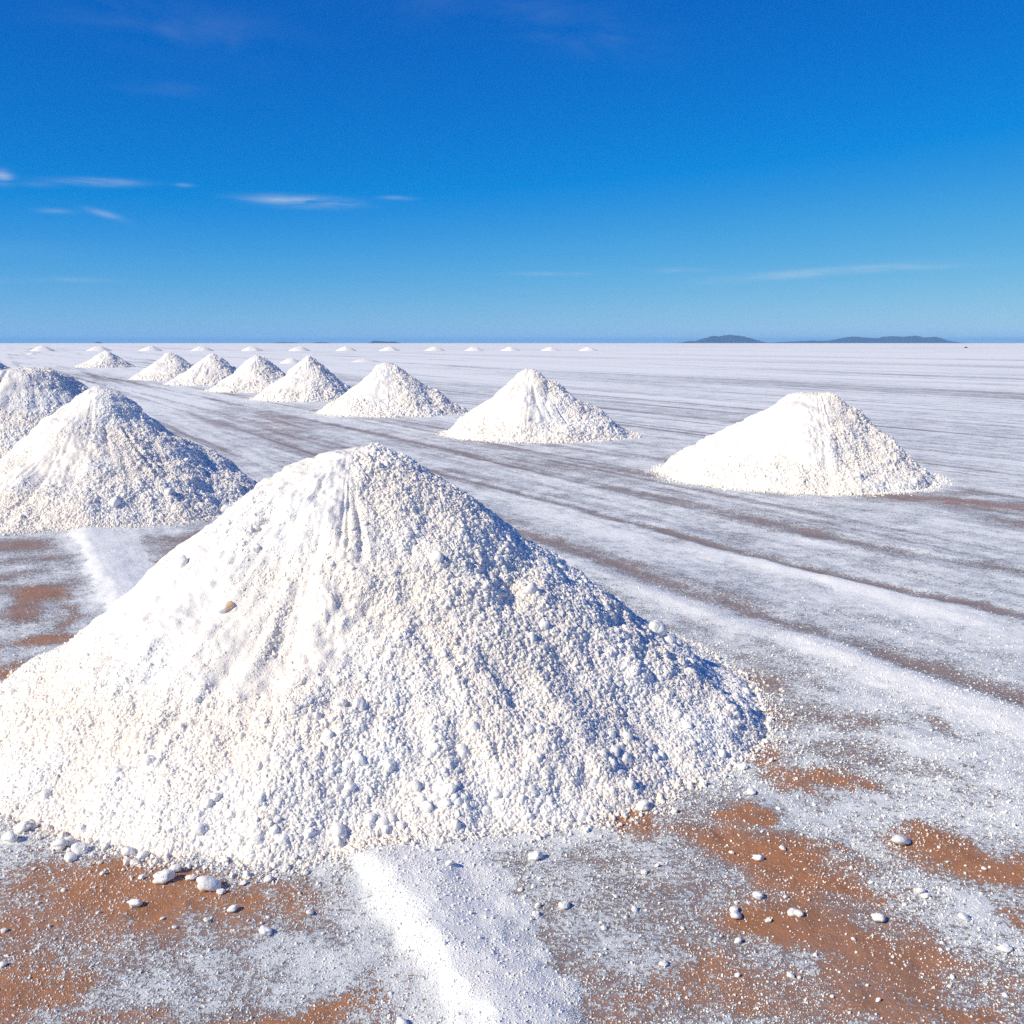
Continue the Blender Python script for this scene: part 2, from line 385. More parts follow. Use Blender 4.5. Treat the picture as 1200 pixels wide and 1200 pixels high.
# ------------------------------------------------------------------ ground
def ground_material():
    m, n, b = new_mat('salt_crust')
    geo = n.new('ShaderNodeNewGeometry').outputs['Position']
    x, y, z = n.sep(geo)
    u = n.m('ADD', n.m('MULTIPLY', x, DIRX), n.m('MULTIPLY', y, DIRY))
    v = n.m('SUBTRACT', n.m('MULTIPLY', x, DIRY), n.m('MULTIPLY', y, DIRX))
    flat = n.comb(x, y, 0.0)
    dist = n.m('SQRT', n.m('ADD', n.m('MULTIPLY', x, x), n.m('MULTIPLY', y, y)))
    streak = n.noise(n.comb(n.m('MULTIPLY', u, .045), n.m('MULTIPLY', v, .62), 0.0), 1.0, 6.0, 0.62, 0.4)
    broad = n.noise(n.comb(n.m('MULTIPLY', u, .006), n.m('MULTIPLY', v, .085), 4.0), 1.0, 5.0, 0.6, 0.3)
    fine_streak = n.noise(n.comb(n.m('MULTIPLY', u, .55), n.m('MULTIPLY', v, 4.5), 2.0), 1.0, 4.0, 0.6, 0.3)
    blot = n.noise(flat, 2.3, 6.0, 0.66)
    blot2 = n.noise(flat, 11.0, 8.0, 0.75)
    speck = n.m('ADD', n.m('MULTIPLY', n.noise(flat, 150.0, 3.0, 0.75), .5), n.m('MULTIPLY', n.noise(flat, 55.0, 3.0, 0.7), .5))
    vor = n.new('ShaderNodeTexVoronoi'); n.put(vor.inputs['Vector'], flat); vor.inputs['Scale'].default_value = 75.0
    salt, rust = n.attr('salt'), n.attr('rust')
    far = n.ramp(dist, 14.0, 40.0)
    cov = n.m('ADD', salt, n.m('MULTIPLY', n.m('SUBTRACT', streak, .5), n.m('ADD', .55, n.m('MULTIPLY', far, 1.2))))
    cov = n.m('ADD', cov, n.m('MULTIPLY', n.m('SUBTRACT', broad, .47), n.m('ADD', .2, n.m('MULTIPLY', far, 2.0))))
    cov = n.m('ADD', cov, n.m('MULTIPLY', n.m('SUBTRACT', fine_streak, .5), .55))
    thin = n.noise(n.comb(n.m('MULTIPLY', u, .16), n.m('MULTIPLY', v, 3.4), 7.0), 1.0, 9.0, 0.74, 0.2)
    cov = n.m('ADD', cov, n.m('MULTIPLY', n.m('SUBTRACT', thin, .5), n.ramp(dist, 5.0, 12.0, .25, 1.1)))
    cov = n.m('ADD', cov, n.m('MULTIPLY', n.m('SUBTRACT', blot, .5), .9))
    cov = n.m('ADD', cov, n.m('MULTIPLY', n.m('SUBTRACT', blot2, .5), 1.0))
    rut = n.noise(n.comb(n.m('MULTIPLY', u, .035), n.m('MULTIPLY', v, 1.7), 11.0), 1.0, 4.0, 0.62, 0.1)
    cov = n.m('SUBTRACT', cov, n.m('MULTIPLY', n.ramp(rut, .55, .63), n.ramp(dist, 6.0, 14.0, .05, .30)))
    rut2 = n.noise(n.comb(n.m('MULTIPLY', u, .006), n.m('MULTIPLY', v, .22), 13.0), 1.0, 5.0, 0.66, 0.1)
    cov = n.m('SUBTRACT', cov, n.m('MULTIPLY', n.ramp(rut2, .54, .62), n.ramp(dist, 25.0, 60.0, .0, .38)))
    cov = n.m('ADD', cov, n.m('MULTIPLY', n.ramp(dist, 14.0, 120.0), .34))
    g = n.m('ADD', cov, n.m('MULTIPLY', n.m('SUBTRACT', speck, .5), 3.0))
    g = n.m('ADD', g, n.m('MULTIPLY', n.m('SUBTRACT', .4, vor.outputs['Distance']), .35))
    white = n.ramp(g, .28, .56)
    tone = n.noise(flat, 0.9, 5.0, 0.6)
    tint = n.noise(flat, 5.0, 4.0, 0.6)
    ru = n.m('ADD', rust, n.m('MULTIPLY', n.m('SUBTRACT', tint, .5), .45), clamp=True)
    earth = n.mix(ru, (0.30, 0.262, 0.262), (0.50, 0.225, 0.11))
    earth = n.mix(n.ramp(speck, .3, .7, 0.0, .35), earth, n.mix(ru, (.17, .145, .145), (0.22, 0.11, 0.06)))
    earth = n.mix(n.ramp(n.noise(flat, 7.0, 6.0, .7), .42, .68, 0.0, .45), earth, n.mix(ru, (.22, .185, .18), (0.25, 0.125, 0.065)))
    crust = n.mix(n.ramp(tone, .35, .7), (0.575, 0.61, 0.63), (0.74, 0.765, 0.755))
    crust = n.mix(n.ramp(cov, .55, 1.02), crust, (0.87, 0.87, 0.845))
    crust = n.mix(n.ramp(n.noise(flat, 1.3, 3.0), .66, .78, 0, .5), crust, (.76, .66, .52))
    n.put(b.inputs['Base Color'], n.mix(white, earth, crust))
    b.inputs['Roughness'].default_value = 0.7
    b.inputs['Specular IOR Level'].default_value = 0.2
    hgt = n.m('ADD', n.m('MULTIPLY', white, .6), n.m('MULTIPLY', speck, 1.0))
    bm = n.bump(hgt, n.ramp(dist, 3.0, 30.0, .75, .15), 0.006)
    bm = n.bump(n.m('ADD', blot2, n.m('MULTIPLY', fine_streak, .6)), .5, 0.02, bm)
    n.put(b.inputs['Normal'], bm)
    return m
M_GROUND = ground_material()

def build_ground():
    fine = np.radians(np.linspace(-38, 38, 860))
    rest = np.radians(np.concatenate([np.linspace(38, 90, 40)[1:], np.linspace(90, 270, 50)[1:], np.linspace(270, 322, 40)[1:-1]]))
    az = np.concatenate([fine, rest])
    rs, rr = [0.02, .4, .8, 1.1, 1.4, 1.6], 1.7
    while rr < 45000:
        rs.append(rr); rr += max(.014, min(rr * rr / 1300.0, rr * .16))
    rs = np.array(rs)
    A, RR = np.meshgrid(az, rs, indexing='ij')
    x, y = RR * np.sin(A), RR * np.cos(A)
    z = np.zeros_like(x); salt = np.full_like(x, .6); rust = np.full_like(x, .22)
    zz, salt, rust = ground_fields(x, y)
    z = zz
    o = mesh_obj('ground', np.stack([x, y, z], -1).reshape(-1, 3), grid_faces(len(az), len(rs), True)[:, ::-1].copy(), M_GROUND,
                 attrs={'salt': salt.ravel(), 'rust': rust.ravel()})
    return tag(o, kind='structure')
build_ground()

# ------------------------------------------------------------------ grains: geometry nodes put lump shapes on given points
def grain_tree(name, mat, subdiv, variants=7):
    t = bpy.data.node_groups.new(name, 'GeometryNodeTree')
    t.interface.new_socket('Geometry', in_out='INPUT', socket_type='NodeSocketGeometry')
    t.interface.new_socket('Geometry', in_out='OUTPUT', socket_type='NodeSocketGeometry')
    N = t.nodes; L = t.links.new
    gi, go = N.new('NodeGroupInput'), N.new('NodeGroupOutput')
    join = N.new('GeometryNodeJoinGeometry')
    for v in range(variants):
        ico = N.new('GeometryNodeMeshIcoSphere'); ico.inputs['Subdivisions'].default_value = subdiv
        pos = N.new('GeometryNodeInputPosition')
        off = N.new('ShaderNodeVectorMath'); off.operation = 'ADD'; off.inputs[1].default_value = (v * 7.7, v * 3.1, -v * 5.3)
        L(pos.outputs[0], off.inputs[0])
        nz = N.new('ShaderNodeTexVoronoi'); nz.inputs['Scale'].default_value = 1.15; nz.inputs['Detail'].default_value = 1.0; nz.inputs['Roughness'].default_value = .45
        L(off.outputs[0], nz.inputs['Vector'])
        mm = N.new('ShaderNodeMath'); mm.operation = 'MULTIPLY_ADD'; mm.inputs[1].default_value = -0.7; mm.inputs[2].default_value = 1.32
        L(nz.outputs['Distance'], mm.inputs[0])
        sc_ = N.new('ShaderNodeVectorMath'); sc_.operation = 'SCALE'
        L(pos.outputs[0], sc_.inputs[0]); L(mm.outputs[0], sc_.inputs['Scale'])
        sp = N.new('GeometryNodeSetPosition'); L(ico.outputs['Mesh'], sp.inputs['Geometry']); L(sc_.outputs[0], sp.inputs['Position'])
        sh = N.new('GeometryNodeSetShadeSmooth'); L(sp.outputs[0], sh.inputs['Geometry']); sh.inputs['Shade Smooth'].default_value = True
        sm = N.new('GeometryNodeSetMaterial'); sm.inputs['Material'].default_value = mat; L(sh.outputs[0], sm.inputs['Geometry'])
        g2i = N.new('GeometryNodeGeometryToInstance'); L(sm.outputs[0], g2i.inputs[0]); L(g2i.outputs[0], join.inputs[0])
    def named(nm, typ):
        a = N.new('GeometryNodeInputNamedAttribute'); a.data_type = typ; a.inputs['Name'].default_value = nm; return a.outputs['Attribute']
    iop = N.new('GeometryNodeInstanceOnPoints')
    L(gi.outputs[0], iop.inputs['Points']); L(join.outputs[0], iop.inputs['Instance'])
    iop.inputs['Pick Instance'].default_value = True
    L(named('grain_kind', 'INT'), iop.inputs['Instance Index'])
    e2r = N.new('FunctionNodeEulerToRotation'); L(named('grain_turn', 'FLOAT_VECTOR'), e2r.inputs[0]); L(e2r.outputs[0], iop.inputs['Rotation'])
    L(named('grain_size', 'FLOAT_VECTOR'), iop.inputs['Scale'])
    L(iop.outputs[0], go.inputs[0])
    return t
G_NEAR = grain_tree('near_grains', M_GRAIN, 3)
G_FAR = grain_tree('far_grains', M_GRAIN, 2)
G_LOOSE = grain_tree('loose_grains', M_LUMP, 2)

def grains(name, pts, size, tree, parent=None):
    n = len(pts)
    me = bpy.data.meshes.new(name)
    me.vertices.add(n); me.vertices.foreach_set('co', np.asarray(pts, np.float32).ravel())
    a = me.attributes.new('grain_size', 'FLOAT_VECTOR', 'POINT')
    a.data.foreach_set('vector', (size[:, None] * rng.uniform(.72, 1.3, (n, 3))).astype(np.float32).ravel())
    a = me.attributes.new('grain_turn', 'FLOAT_VECTOR', 'POINT'); a.data.foreach_set('vector', rng.uniform(0, 6.28, (n, 3)).astype(np.float32).ravel())
    a = me.attributes.new('grain_kind', 'INT', 'POINT'); a.data.foreach_set('value', rng.integers(0, 7, n).astype(np.int32))
    o = bpy.data.objects.new(name, me); COL.objects.link(o)
    md = o.modifiers.new('grains', 'NODES'); md.node_group = tree
    if parent: o.parent = parent
    o['kind'] = 'stuff'
    return o

# lump shapes shared by every single lump
import bmesh
def lump_mesh(seed, mat, sub=2):
    bm = bmesh.new()
    bmesh.ops.create_icosphere(bm, subdivisions=sub, radius=1.0)
    co = np.array([v.co for v in bm.verts])
    lr = np.random.default_rng(seed + 90)
    f = .70 + .42 * perlin(co[:, 0] * 1.35 + seed * 9.1, co[:, 1] * 1.2, co[:, 2] * 1.2 + seed)
    knobs = lr.normal(size=(22, 3)); knobs /= np.linalg.norm(knobs, axis=1)[:, None]
    for kd, ks in zip(knobs, lr.uniform(.10, .40, 22)):
        c = np.clip(co @ kd, 0, 1); wdt = lr.uniform(.72, .93)
        f = np.maximum(f, .70 + ks * np.sqrt(np.clip(1 - ((1 - c) / (1 - wdt)) ** 1.2, 0, 1)))
    f = f + .22 * fbm(co[:, 0] * 4.0, co[:, 1] * 4.0 + seed, co[:, 2] * 4.0, 2)
    co = co * np.array([1.0, lr.uniform(.75, 1.1), lr.uniform(.7, 1.0)])
    for v, c_ in zip(bm.verts, co): v.co = c_.tolist()
    for v, k in zip(bm.verts, f): v.co = v.co * float(k)
    me = bpy.data.meshes.new('salt_lump'); bm.to_mesh(me); bm.free()
    me.polygons.foreach_set('use_smooth', np.ones(len(me.polygons), dtype=bool))
    me.materials.append(mat)
    return me
LUMPS = [lump_mesh(s, M_LUMP, 3) for s in range(9)]
STAINED = lump_mesh(3, M_STAIN, 3)

# ------------------------------------------------------------------ salt piles
def build_pile(p, idx):
    cx, cy, H, rad, seed = p['cx'], p['cy'], p['h'], p['rad'], p['seed']
    na, nr = p['res']
    th = np.linspace(-np.pi, np.pi, na, endpoint=False)
    foot = FOOT0(th) if p.get('main') else np.full(na, rad)
    sx, sy = np.cos(th), np.sin(th)
    foot = foot * (1 + .05 * fbm(sx * 1.3 + seed * 5, sy * 1.3, seed, 3)) + .035 * fbm(sx * 9 + seed, sy * 9, seed, 3)
    t = np.linspace(0, 1.0, nr) ** .93
    T, TH = np.meshgrid(t, th); FT = foot[:, None]
    k = p['k'] * (1 + .35 * fbm(sx * .8, sy * .8, seed * 2.0, 2))[:, None]
    TT = np.maximum(T - p.get('flat', 0), 0) / (1 - p.get('flat', 0))
    g = (np.sqrt(1 + k * k) - np.sqrt(TT * TT + k * k)) / (np.sqrt(1 + k * k) - k)
    g = g - .035 * np.sin(np.pi * np.clip(T * 1.05 - .05, 0, 1)) * (T > .05)
    lean = np.random.default_rng(seed + 400).uniform(-.13, .13, 2) * rad * (0 if p.get('main') else 1)
    x, y = T * FT * np.cos(TH) + lean[0] * (1 - T), T * FT * np.sin(TH) + lean[1] * (1 - T)
    z = H * g
    slope = math.atan2(H, rad)
    tilt = np.clip(T * 6, 0, 1) * math.sin(slope)
    nx, ny, nz = tilt * np.cos(TH), tilt * np.sin(TH), np.sqrt(1 - tilt ** 2)
    s = seed * 13.7
    d = fbm(x * 1.6 + s, y * 1.6, z * 1.6, 3) * (.075 if p.get('main') else .115)                                    # slumps and bulges
    rill = perlin(np.cos(TH) * 7.0 + s + .35 * perlin(x * 3, y * 3, z * 3), np.sin(TH) * 7.0, T * .9) # runs down the fall line
    rill2 = perlin(np.cos(TH) * 17.0 + s + .3 * perlin(x * 4, y * 4, z * 4), np.sin(TH) * 17.0, T * 1.6 + 4)
    env = sstep(.08, .35, T) * (1 - sstep(.8, 1.0, T))
    gate = sstep(-.05, .4, fbm(np.cos(TH) * 2.1 + s, np.sin(TH) * 2.1, T * 2.2 + 7, 2))
    d = d - (np.maximum(rill, 0) * .10 * gate + np.maximum(rill2, -.1) * .045 * gate) * env
    patch = sstep(-.25, .35, fbm(x * 2.1 + s, y * 2.1, z * 2.1 + 5, 2))
    d = d + fbm(x * 9 + s, y * 9, z * 9, 3) * (.012 + .020 * patch)
    d = d + fbm(x * 24 + s, y * 24, z * 24, 2) * (.006 + .010 * patch)
    far_k = 1.0 if rad < 1.9 else .9
    fade = 1 - sstep(.93, 1.0, T) * .7
    d = d * fade * far_k
    d = d - d[:, :1] + d[:, :1].mean()
    x, y, z = x + nx * d, y + ny * d, np.maximum(z + nz * d, -.01)
    gz, _, _ = ground_fields(x + cx, y + cy) if idx < 8 else (np.zeros_like(x), 0, 0)
    z = z + gz * sstep(.75, 1, T)
    z[:, -1] = gz[:, -1] - .02
    V = np.stack([x, y, z], -1)
    o = mesh_obj('salt_pile', V.reshape(-1, 3), grid_faces(na, nr, True), M_SALT)
    o.location = (cx, cy, 0)
    tag(o, p['label'], 'salt pile', 'piles of salt set out in rows on the flat')
    # grains all over the surface, thicker and bigger low down and in bands
    n = p['grains']
    P = np.stack([np.roll(V, -1, 0) - V, ], 0)[0]
    area = np.linalg.norm(np.cross((np.roll(V, -1, 0) - V)[:, :-1], (V[:, 1:] - V[:, :-1])), axis=-1)
    front = .25 + .75 * sstep(.45, -.25, (np.cos(TH) * cx + np.sin(TH) * cy)[:, :-1] / math.hypot(cx, cy))
    right = sstep(-.2, .7, np.cos(TH))[:, :-1]
    band = sstep(-.3, .5, fbm(x * 1.3 + s, y * 1.3, z * 1.3 + 9, 3))[:, :-1]
    lowd = sstep(.35, .98, T)[:, :-1]
    coarse = np.clip(1.3 * lowd ** 2.2 + .95 * right + .9 * band ** 2 * sstep(.1, .4, T)[:, :-1], 0, 1.6)
    wgt = (area * front * ((.62 if p.get('main') else 1.1) + coarse)).ravel()
    pick = rng.choice(wgt.size, n, p=wgt / wgt.sum())
    ii, jj = pick // (nr - 1), pick % (nr - 1)
    f1, f2 = rng.random(n)[:, None], rng.random(n)[:, None]
    i2 = (ii + 1) % na
    pts = (V[ii, jj] * (1 - f1) + V[i2, jj] * f1) * (1 - f2) + (V[ii, jj + 1] * (1 - f1) + V[i2, jj + 1] * f1) * f2
    cz = coarse.ravel()[pick]
    big = .46 + (1.25 if p.get('main') else .62) * cz + 1.3 * lowd.ravel()[pick] ** 5
    size = p['gs'] * big * np.exp(rng.normal(0, .46, n)) * (1 + .8 * np.clip(fbm(x * 7 + s, y * 7, z * 7, 2), -.55, .8))[ii, jj]
    size = np.minimum(size, p['gs'] * 4.6)
    pts = pts - np.stack([nx[ii, jj], ny[ii, jj], nz[ii, jj]], -1) * (size * (.78 - .48 * np.minimum(cz, 1)))[:, None]
    # a fringe of grains rolled out beyond the foot
    m = n // (26 if p.get('main') else 18)
    a = rng.choice(na, m); out = rng.exponential(.04 if p.get('main') else .075, m) + .0
    fx, fy = (foot[a] + out) * np.cos(th[a]), (foot[a] + out) * np.sin(th[a])
    fz = ground_fields(fx + cx, fy + cy)[0] if idx < 8 else np.zeros(m)
    fs = p['gs'] * np.exp(rng.normal(.15, .5, m)) * np.exp(-out * 3)
    pts = np.concatenate([pts, np.stack([fx, fy, fz + fs * .35], -1)]); size = np.concatenate([size, np.minimum(fs, p['gs'] * 3.5)])
    grains('salt_grains', pts, size, G_NEAR if idx < 2 else G_FAR, o)
    # the biggest lumps one by one
    nl = p.get('lumps', 0)
    face = math.atan2(-cy, -cx)
    for q in range(nl):
        aa = face + rng.normal(.28, .62)
        tt = np.clip(1.0 - abs(rng.normal(0, .11)), .3, 1.0) if q % 5 else rng.uniform(.35, 1.0)
        if q % 5 == 0: tt = rng.uniform(.35, 1.0); aa = face + rng.uniform(.3, 1.7)
        ia = int(((aa + np.pi) % (2 * np.pi)) / (2 * np.pi) * na) % na
        ja = min(int(tt ** (1 / .93) * (nr - 1)), nr - 1)
        b = V[ia, ja]
        sz = (.0145 * math.exp(abs(rng.normal(0, .36))) * (.35 + .75 * tt)) * (1 if p.get('main') else 2.1)
        sz = min(sz, .029 if p.get('main') else .08)
        l = bpy.data.objects.new('salt_lump', LUMPS[q % 9]); COL.objects.link(l); l.parent = o
        l.location = (b[0] + nx[ia, ja] * sz * .1, b[1] + ny[ia, ja] * sz * .1, max(b[2] + nz[ia, ja] * sz * .1, sz * .25))
        l.rotation_euler = rng.uniform(0, 6.28, 3)
        l.scale = sz * rng.uniform(.8, 1.25, 3)
    p['V'], p['obj'] = V, o
    return o
for i, p in enumerate(PILES): build_pile(p, i)

def on_pile(p, px, py, sz, mesh, lift=.3, label=None, rot=None, squash=(1, 1, 1)):
    """a lump where the sight line through a photograph point meets the pile"""
    X, Z = (px - 600) / F, -(py - 600) / F
    d = np.array((X, math.cos(PITCH) + Z * math.sin(PITCH), -math.sin(PITCH) + Z * math.cos(PITCH))); d /= np.linalg.norm(d)
    W = p['V'].reshape(-1, 3) + np.array((p['cx'], p['cy'], 0)) - np.array((0, 0, CAM_H))
    along = W @ d
    off = np.linalg.norm(W - along[:, None] * d, axis=1)
    cand = np.where(off < max(off.min() * 1.5, .02))[0]
    b = p['V'].reshape(-1, 3)[cand[np.argmin(along[cand])]]
    l = bpy.data.objects.new('salt_lump', mesh); COL.objects.link(l); l.parent = p['obj']
    l.location = (b[0], b[1] - sz * lift * .6, b[2] + sz * lift)
    l.rotation_euler = rot if rot is not None else rng.uniform(0, 6.28, 3)
    l.scale = [sz * q for q in squash]
    if label: l['label'] = label
    return l
on_pile(P0, 258, 712, .034, STAINED, .2, 'white lump with an orange-brown stained right side', (0, -.5, .2), (1.25, .8, .7))
on_pile(P0, 213, 655, .032, LUMPS[1], .15, squash=(1, 1, .8))
on_pile(P0, 772, 740, .052, LUMPS[4], .5, squash=(1.1, 1, 1.1)); on_pile(P0, 786, 752, .034, LUMPS[2], .4)
on_pile(P0, 588, 656, .026, LUMPS[5], .2); on_pile(P0, 507, 652, .030, LUMPS[6], .1, squash=(1, 1, 1.3)); on_pile(P0, 12, 812, .03, LUMPS[7], .2)
on_pile(P0, 418, 888, .028, LUMPS[3], .1); on_pile(P0, 400, 970, .032, LUMPS[0], .2); on_pile(P0, 232, 968, .03, LUMPS[8], .2); on_pile(P0, 452, 893, .026, LUMPS[2], .1)

# ------------------------------------------------------------------ loose lumps lying on the ground, each a thing
MARKS = []
def chip_label(px, py, short):
    best = None
    for mx, my, nm in MARKS:
        for wx_, wy_, word in ((-1, 0, 'left of'), (1, 0, 'right of'), (0, -1, 'just above'), (0, 1, 'just below')):
            dx_, dy_ = px - mx, (py - my) * 1.5
            dd = math.hypot(dx_, dy_); al = dx_ * wx_ + dy_ * wy_
            if al < dd * .7: continue
            lb = short + ' ' + word + ' the ' + nm
            if lb not in USED and (best is None or dd < best[0]): best = (dd, lb)
    USED.add(best[1]); return best[1]
USED = set()
def loose(px, py, wpx, label, squash=(1.1, 1, .72), group='loose lumps of salt on the ground'):
    gx, gy = ground_at(px, py + wpx * .28)
    r = wpx / 2 / F * math.hypot(gy, CAM_H) * 1.02
    gz = float(ground_fields(np.array([gx]), np.array([gy]))[0][0])
    l = bpy.data.objects.new('salt_lump', LUMPS[rng.integers(0, 9)]); COL.objects.link(l)
    l.location = (gx, gy, gz + r * squash[2] * .72)
    l.rotation_euler = (rng.uniform(-.4, .4), rng.uniform(-.4, .4), rng.uniform(-.5, .5))
    l.scale = (r * squash[0], r * squash[1], r * squash[2])
    return tag(l, label, 'salt lump', group)
for a in (
        (244, 1034, 27, 'largest loose salt lump in front of the big pile, shadow on brown earth'),
        (192, 1027, 22, 'rounded loose salt lump just left of the largest lump on the brown earth'),
        (205, 1017, 15, 'loose salt lump touching the pile foot, above the rounded lump'),
        (158, 1057, 15, 'lone round salt lump in the middle of the brown patch at lower left'),
        (273, 1063, 12, 'small oval salt lump below and right of the largest lump on brown earth'),
        (311, 1090, 14, 'pale salt lump beside white gravel, lowest of the lumps in front of the big pile'),
        (26, 968, 18, 'upper salt lump of the pair at the left edge of the picture'),
        (11, 980, 18, 'lower salt lump of the pair at the left edge of the picture'),
        (69, 987, 18, 'left lump in the cluster of four at the left foot of the big pile'),
        (81, 984, 14, 'top lump in the cluster of four at the left foot of the big pile'),
        (93, 992, 18, 'right lump in the cluster of four at the left foot of the big pile'),
        (83, 1002, 13, 'bottom lump in the cluster of four at the left foot of the big pile'),
        (150, 997, 16, 'salt lump with a dark gap behind it at the foot of the big pile'),
        (167, 1001, 14, 'salt lump leaning right of the dark gap at the foot of the big pile'),
        (753, 943, 17, 'white salt lump on the orange patch at the right toe of the big pile'),
        (627, 1002, 16, 'chunky salt lump standing alone right of the white bank, nearest the pile'),
        (527, 1022, 10, 'salt lump lying on the white bank'),
        (661, 1061, 12, 'salt lump with a sharp black shadow right of the white bank'),
        (1029, 1074, 15, 'elongated dusty salt lump at the right edge of the long brown patch'),
        (1129, 1074, 13, 'oval salt lump alone on grey crust, below the brown oval patch at right'),
        (1177, 1111, 13, 'salt lump closest to the lower right edge of the picture'),
        (1078, 1043, 11, 'upper lump of a touching pair on grey crust at right'),
        (1084, 1049, 9, 'lower lump of a touching pair on grey crust at right'),
        (888, 1050, 13, 'angular salt lump on the brown patch right of centre'),
        (888, 1005, 12, 'rounded salt lump on orange earth, above the angular lump'),
        (928, 1070, 11, 'left half of the double salt lump on brown earth'),
        (936, 1071, 11, 'right half of the double salt lump on brown earth'),
        (860, 1066, 10, 'upper lump of the stacked pair left of the double lump'),
        (862, 1073, 13, 'lower lump of the stacked pair left of the double lump'),
        (917, 994, 8, 'small salt lump at the top of the orange patch, above the rounded lump'),
        (865, 1103, 9, 'small salt lump below the stacked pair'),
        (471, 1197, 14, 'salt lump cut by the bottom edge, left of the white bank'),
        (880, 927, 10, 'dim salt lump on grey crust just off the right toe of the big pile'),
        (870, 897, 11, 'salt lump tucked against the right toe of the big pile'),
        (777, 1130, 9, 'small salt lump left of a small orange patch, near the bottom'),
        (926, 1143, 9, 'small pale salt lump on crust left of the long brown patch, low down'),
        (3, 1129, 9, 'salt lump cut by the left edge, low down')): loose(*a)
loose(1055, 983, 23, 'long oval salt stone beside the brown oval patch at right', (1.25, .8, .6))
MARKS += [(244, 1034, 'largest loose lump by the big pile'), (192, 1027, 'rounded lump beside the largest loose lump'), (158, 1057, 'lone round lump on the brown patch'),
          (273, 1063, 'small oval lump on the brown patch'), (311, 1090, 'pale lump beside white gravel'), (83, 995, 'cluster of four lumps'), (627, 1002, 'chunky lump beside the white bank'),
          (661, 1061, 'sharp-shadowed lump right of the bank'), (753, 943, 'white lump at the right toe'), (777, 1130, 'small lump near the bottom middle'), (888, 1050, 'angular lump on brown earth'),
          (932, 1070, 'double lump on brown earth'), (861, 1070, 'stacked pair of lumps'), (888, 1005, 'rounded lump on orange earth'), (1029, 1074, 'elongated dusty lump'), (1055, 983, 'long oval salt stone'),
          (1129, 1074, 'oval lump on grey crust'), (1081, 1046, 'touching pair of lumps'), (1177, 1111, 'lump at the lower right edge'), (926, 1143, 'small pale lump near the bottom'), (880, 927, 'dim lump off the right toe')]
for px, py, s in ((166, 1026, 8), (243, 1077, 8), (363, 1069, 8), (205, 1085, 6), (259, 1044, 9), (225, 1027, 10), (314, 1029, 10), (44, 1057, 5), (120, 1022, 6), (190, 1075, 5), (285, 1033, 8)):
    loose(px, py, s, chip_label(px, py, 'salt chip'), group='salt chips below the big pile')
for px, py, s in ((744, 1066, 8), (628, 1072, 8), (755, 1023, 8), (708, 1087, 7), (610, 1043, 6), (630, 1062, 7), (625, 1040, 6), (704, 1120, 5), (770, 1016, 6), (722, 1052, 5)):
    loose(px, py, s, chip_label(px, py, 'salt chip'), group='salt chips right of the white bank')
for px, py, s in ((1153, 1017, 6), (1000, 1102, 6), (864, 1143, 6), (1029, 1173, 6), (900, 1079, 7), (1027, 834, 5), (1177, 953, 6), (984, 967, 5), (999, 834, 5), (857, 999, 6), (975, 1169, 5), (1016, 1155, 4), (920, 1052, 5), (1060, 1060, 5), (800, 1088, 5), (955, 1120, 5), (1110, 1010, 4), (985, 905, 4), (1090, 935, 5), (1150, 1045, 5)):
    loose(px, py, s, chip_label(px, py, 'salt chip'), group='salt chips right of the big pile')

# loose gravel too fine to count
n = 260000
rr = 1.9 * (10 / 1.9) ** rng.random(n) ; aa = R(1) * rng.uniform(-33, 33, n)
gx, gy = rr * np.sin(aa), rr * np.cos(aa)
gz, gs, _ = ground_fields(gx, gy)
keep = rng.random(n) < (1 - sstep(2.8, 7.5, rr)) * np.clip(.22 + gs * .75 + .7 * fbm(gx * 2, gy * 2, 3, 3), .1, 1)
dc = np.hypot(gx - P0['cx'], gy - P0['cy']); keep &= dc > P0['rad'] * .93
size = .0017 * np.exp(rng.normal(0, .45, n)) * np.clip(rr / 3.0, .8, 1.35)
grains('salt_gravel', np.stack([gx, gy, gz + size * .3], -1)[keep], size[keep], G_LOOSE)

# ------------------------------------------------------------------ far row of low piles and small heaps
def small_heap(px, y_base, wpx, hpx, label, group, name='salt_pile', cat='salt pile', seed=0):
    gx, gy = ground_at(px, y_base)
    sc_ = math.hypot(gy, 0) / F
    rad, H = wpx / 2 * sc_, hpx * sc_ * 1.05
    na, nr = 56, 14
    th = np.linspace(-np.pi, np.pi, na, endpoint=False); t = np.linspace(0, 1, nr)
    T, TH = np.meshgrid(t, th)
    foot = (rad * (1 + .12 * fbm(np.cos(th) * 1.5 + seed * 7, np.sin(th) * 1.5, seed, 3)))[:, None]
    x, y = T * foot * np.cos(TH), T * foot * np.sin(TH)
    z = H * (1 - T ** 1.35) * (1 + .22 * fbm(x / rad * 2 + seed * 3, y / rad * 2, seed, 3)) + H * .1 * fbm(x / rad * 7, y / rad * 7, seed, 2) * (1 - T)
    z[:, 0] = z[:, 0].mean(); z[:, -1] = -.03
    o = mesh_obj(name, np.stack([x, y, z], -1).reshape(-1, 3), grid_faces(na, nr, True), M_FAR)
    o.location = (gx, gy + rad, 0)
    return tag(o, label, cat, group)
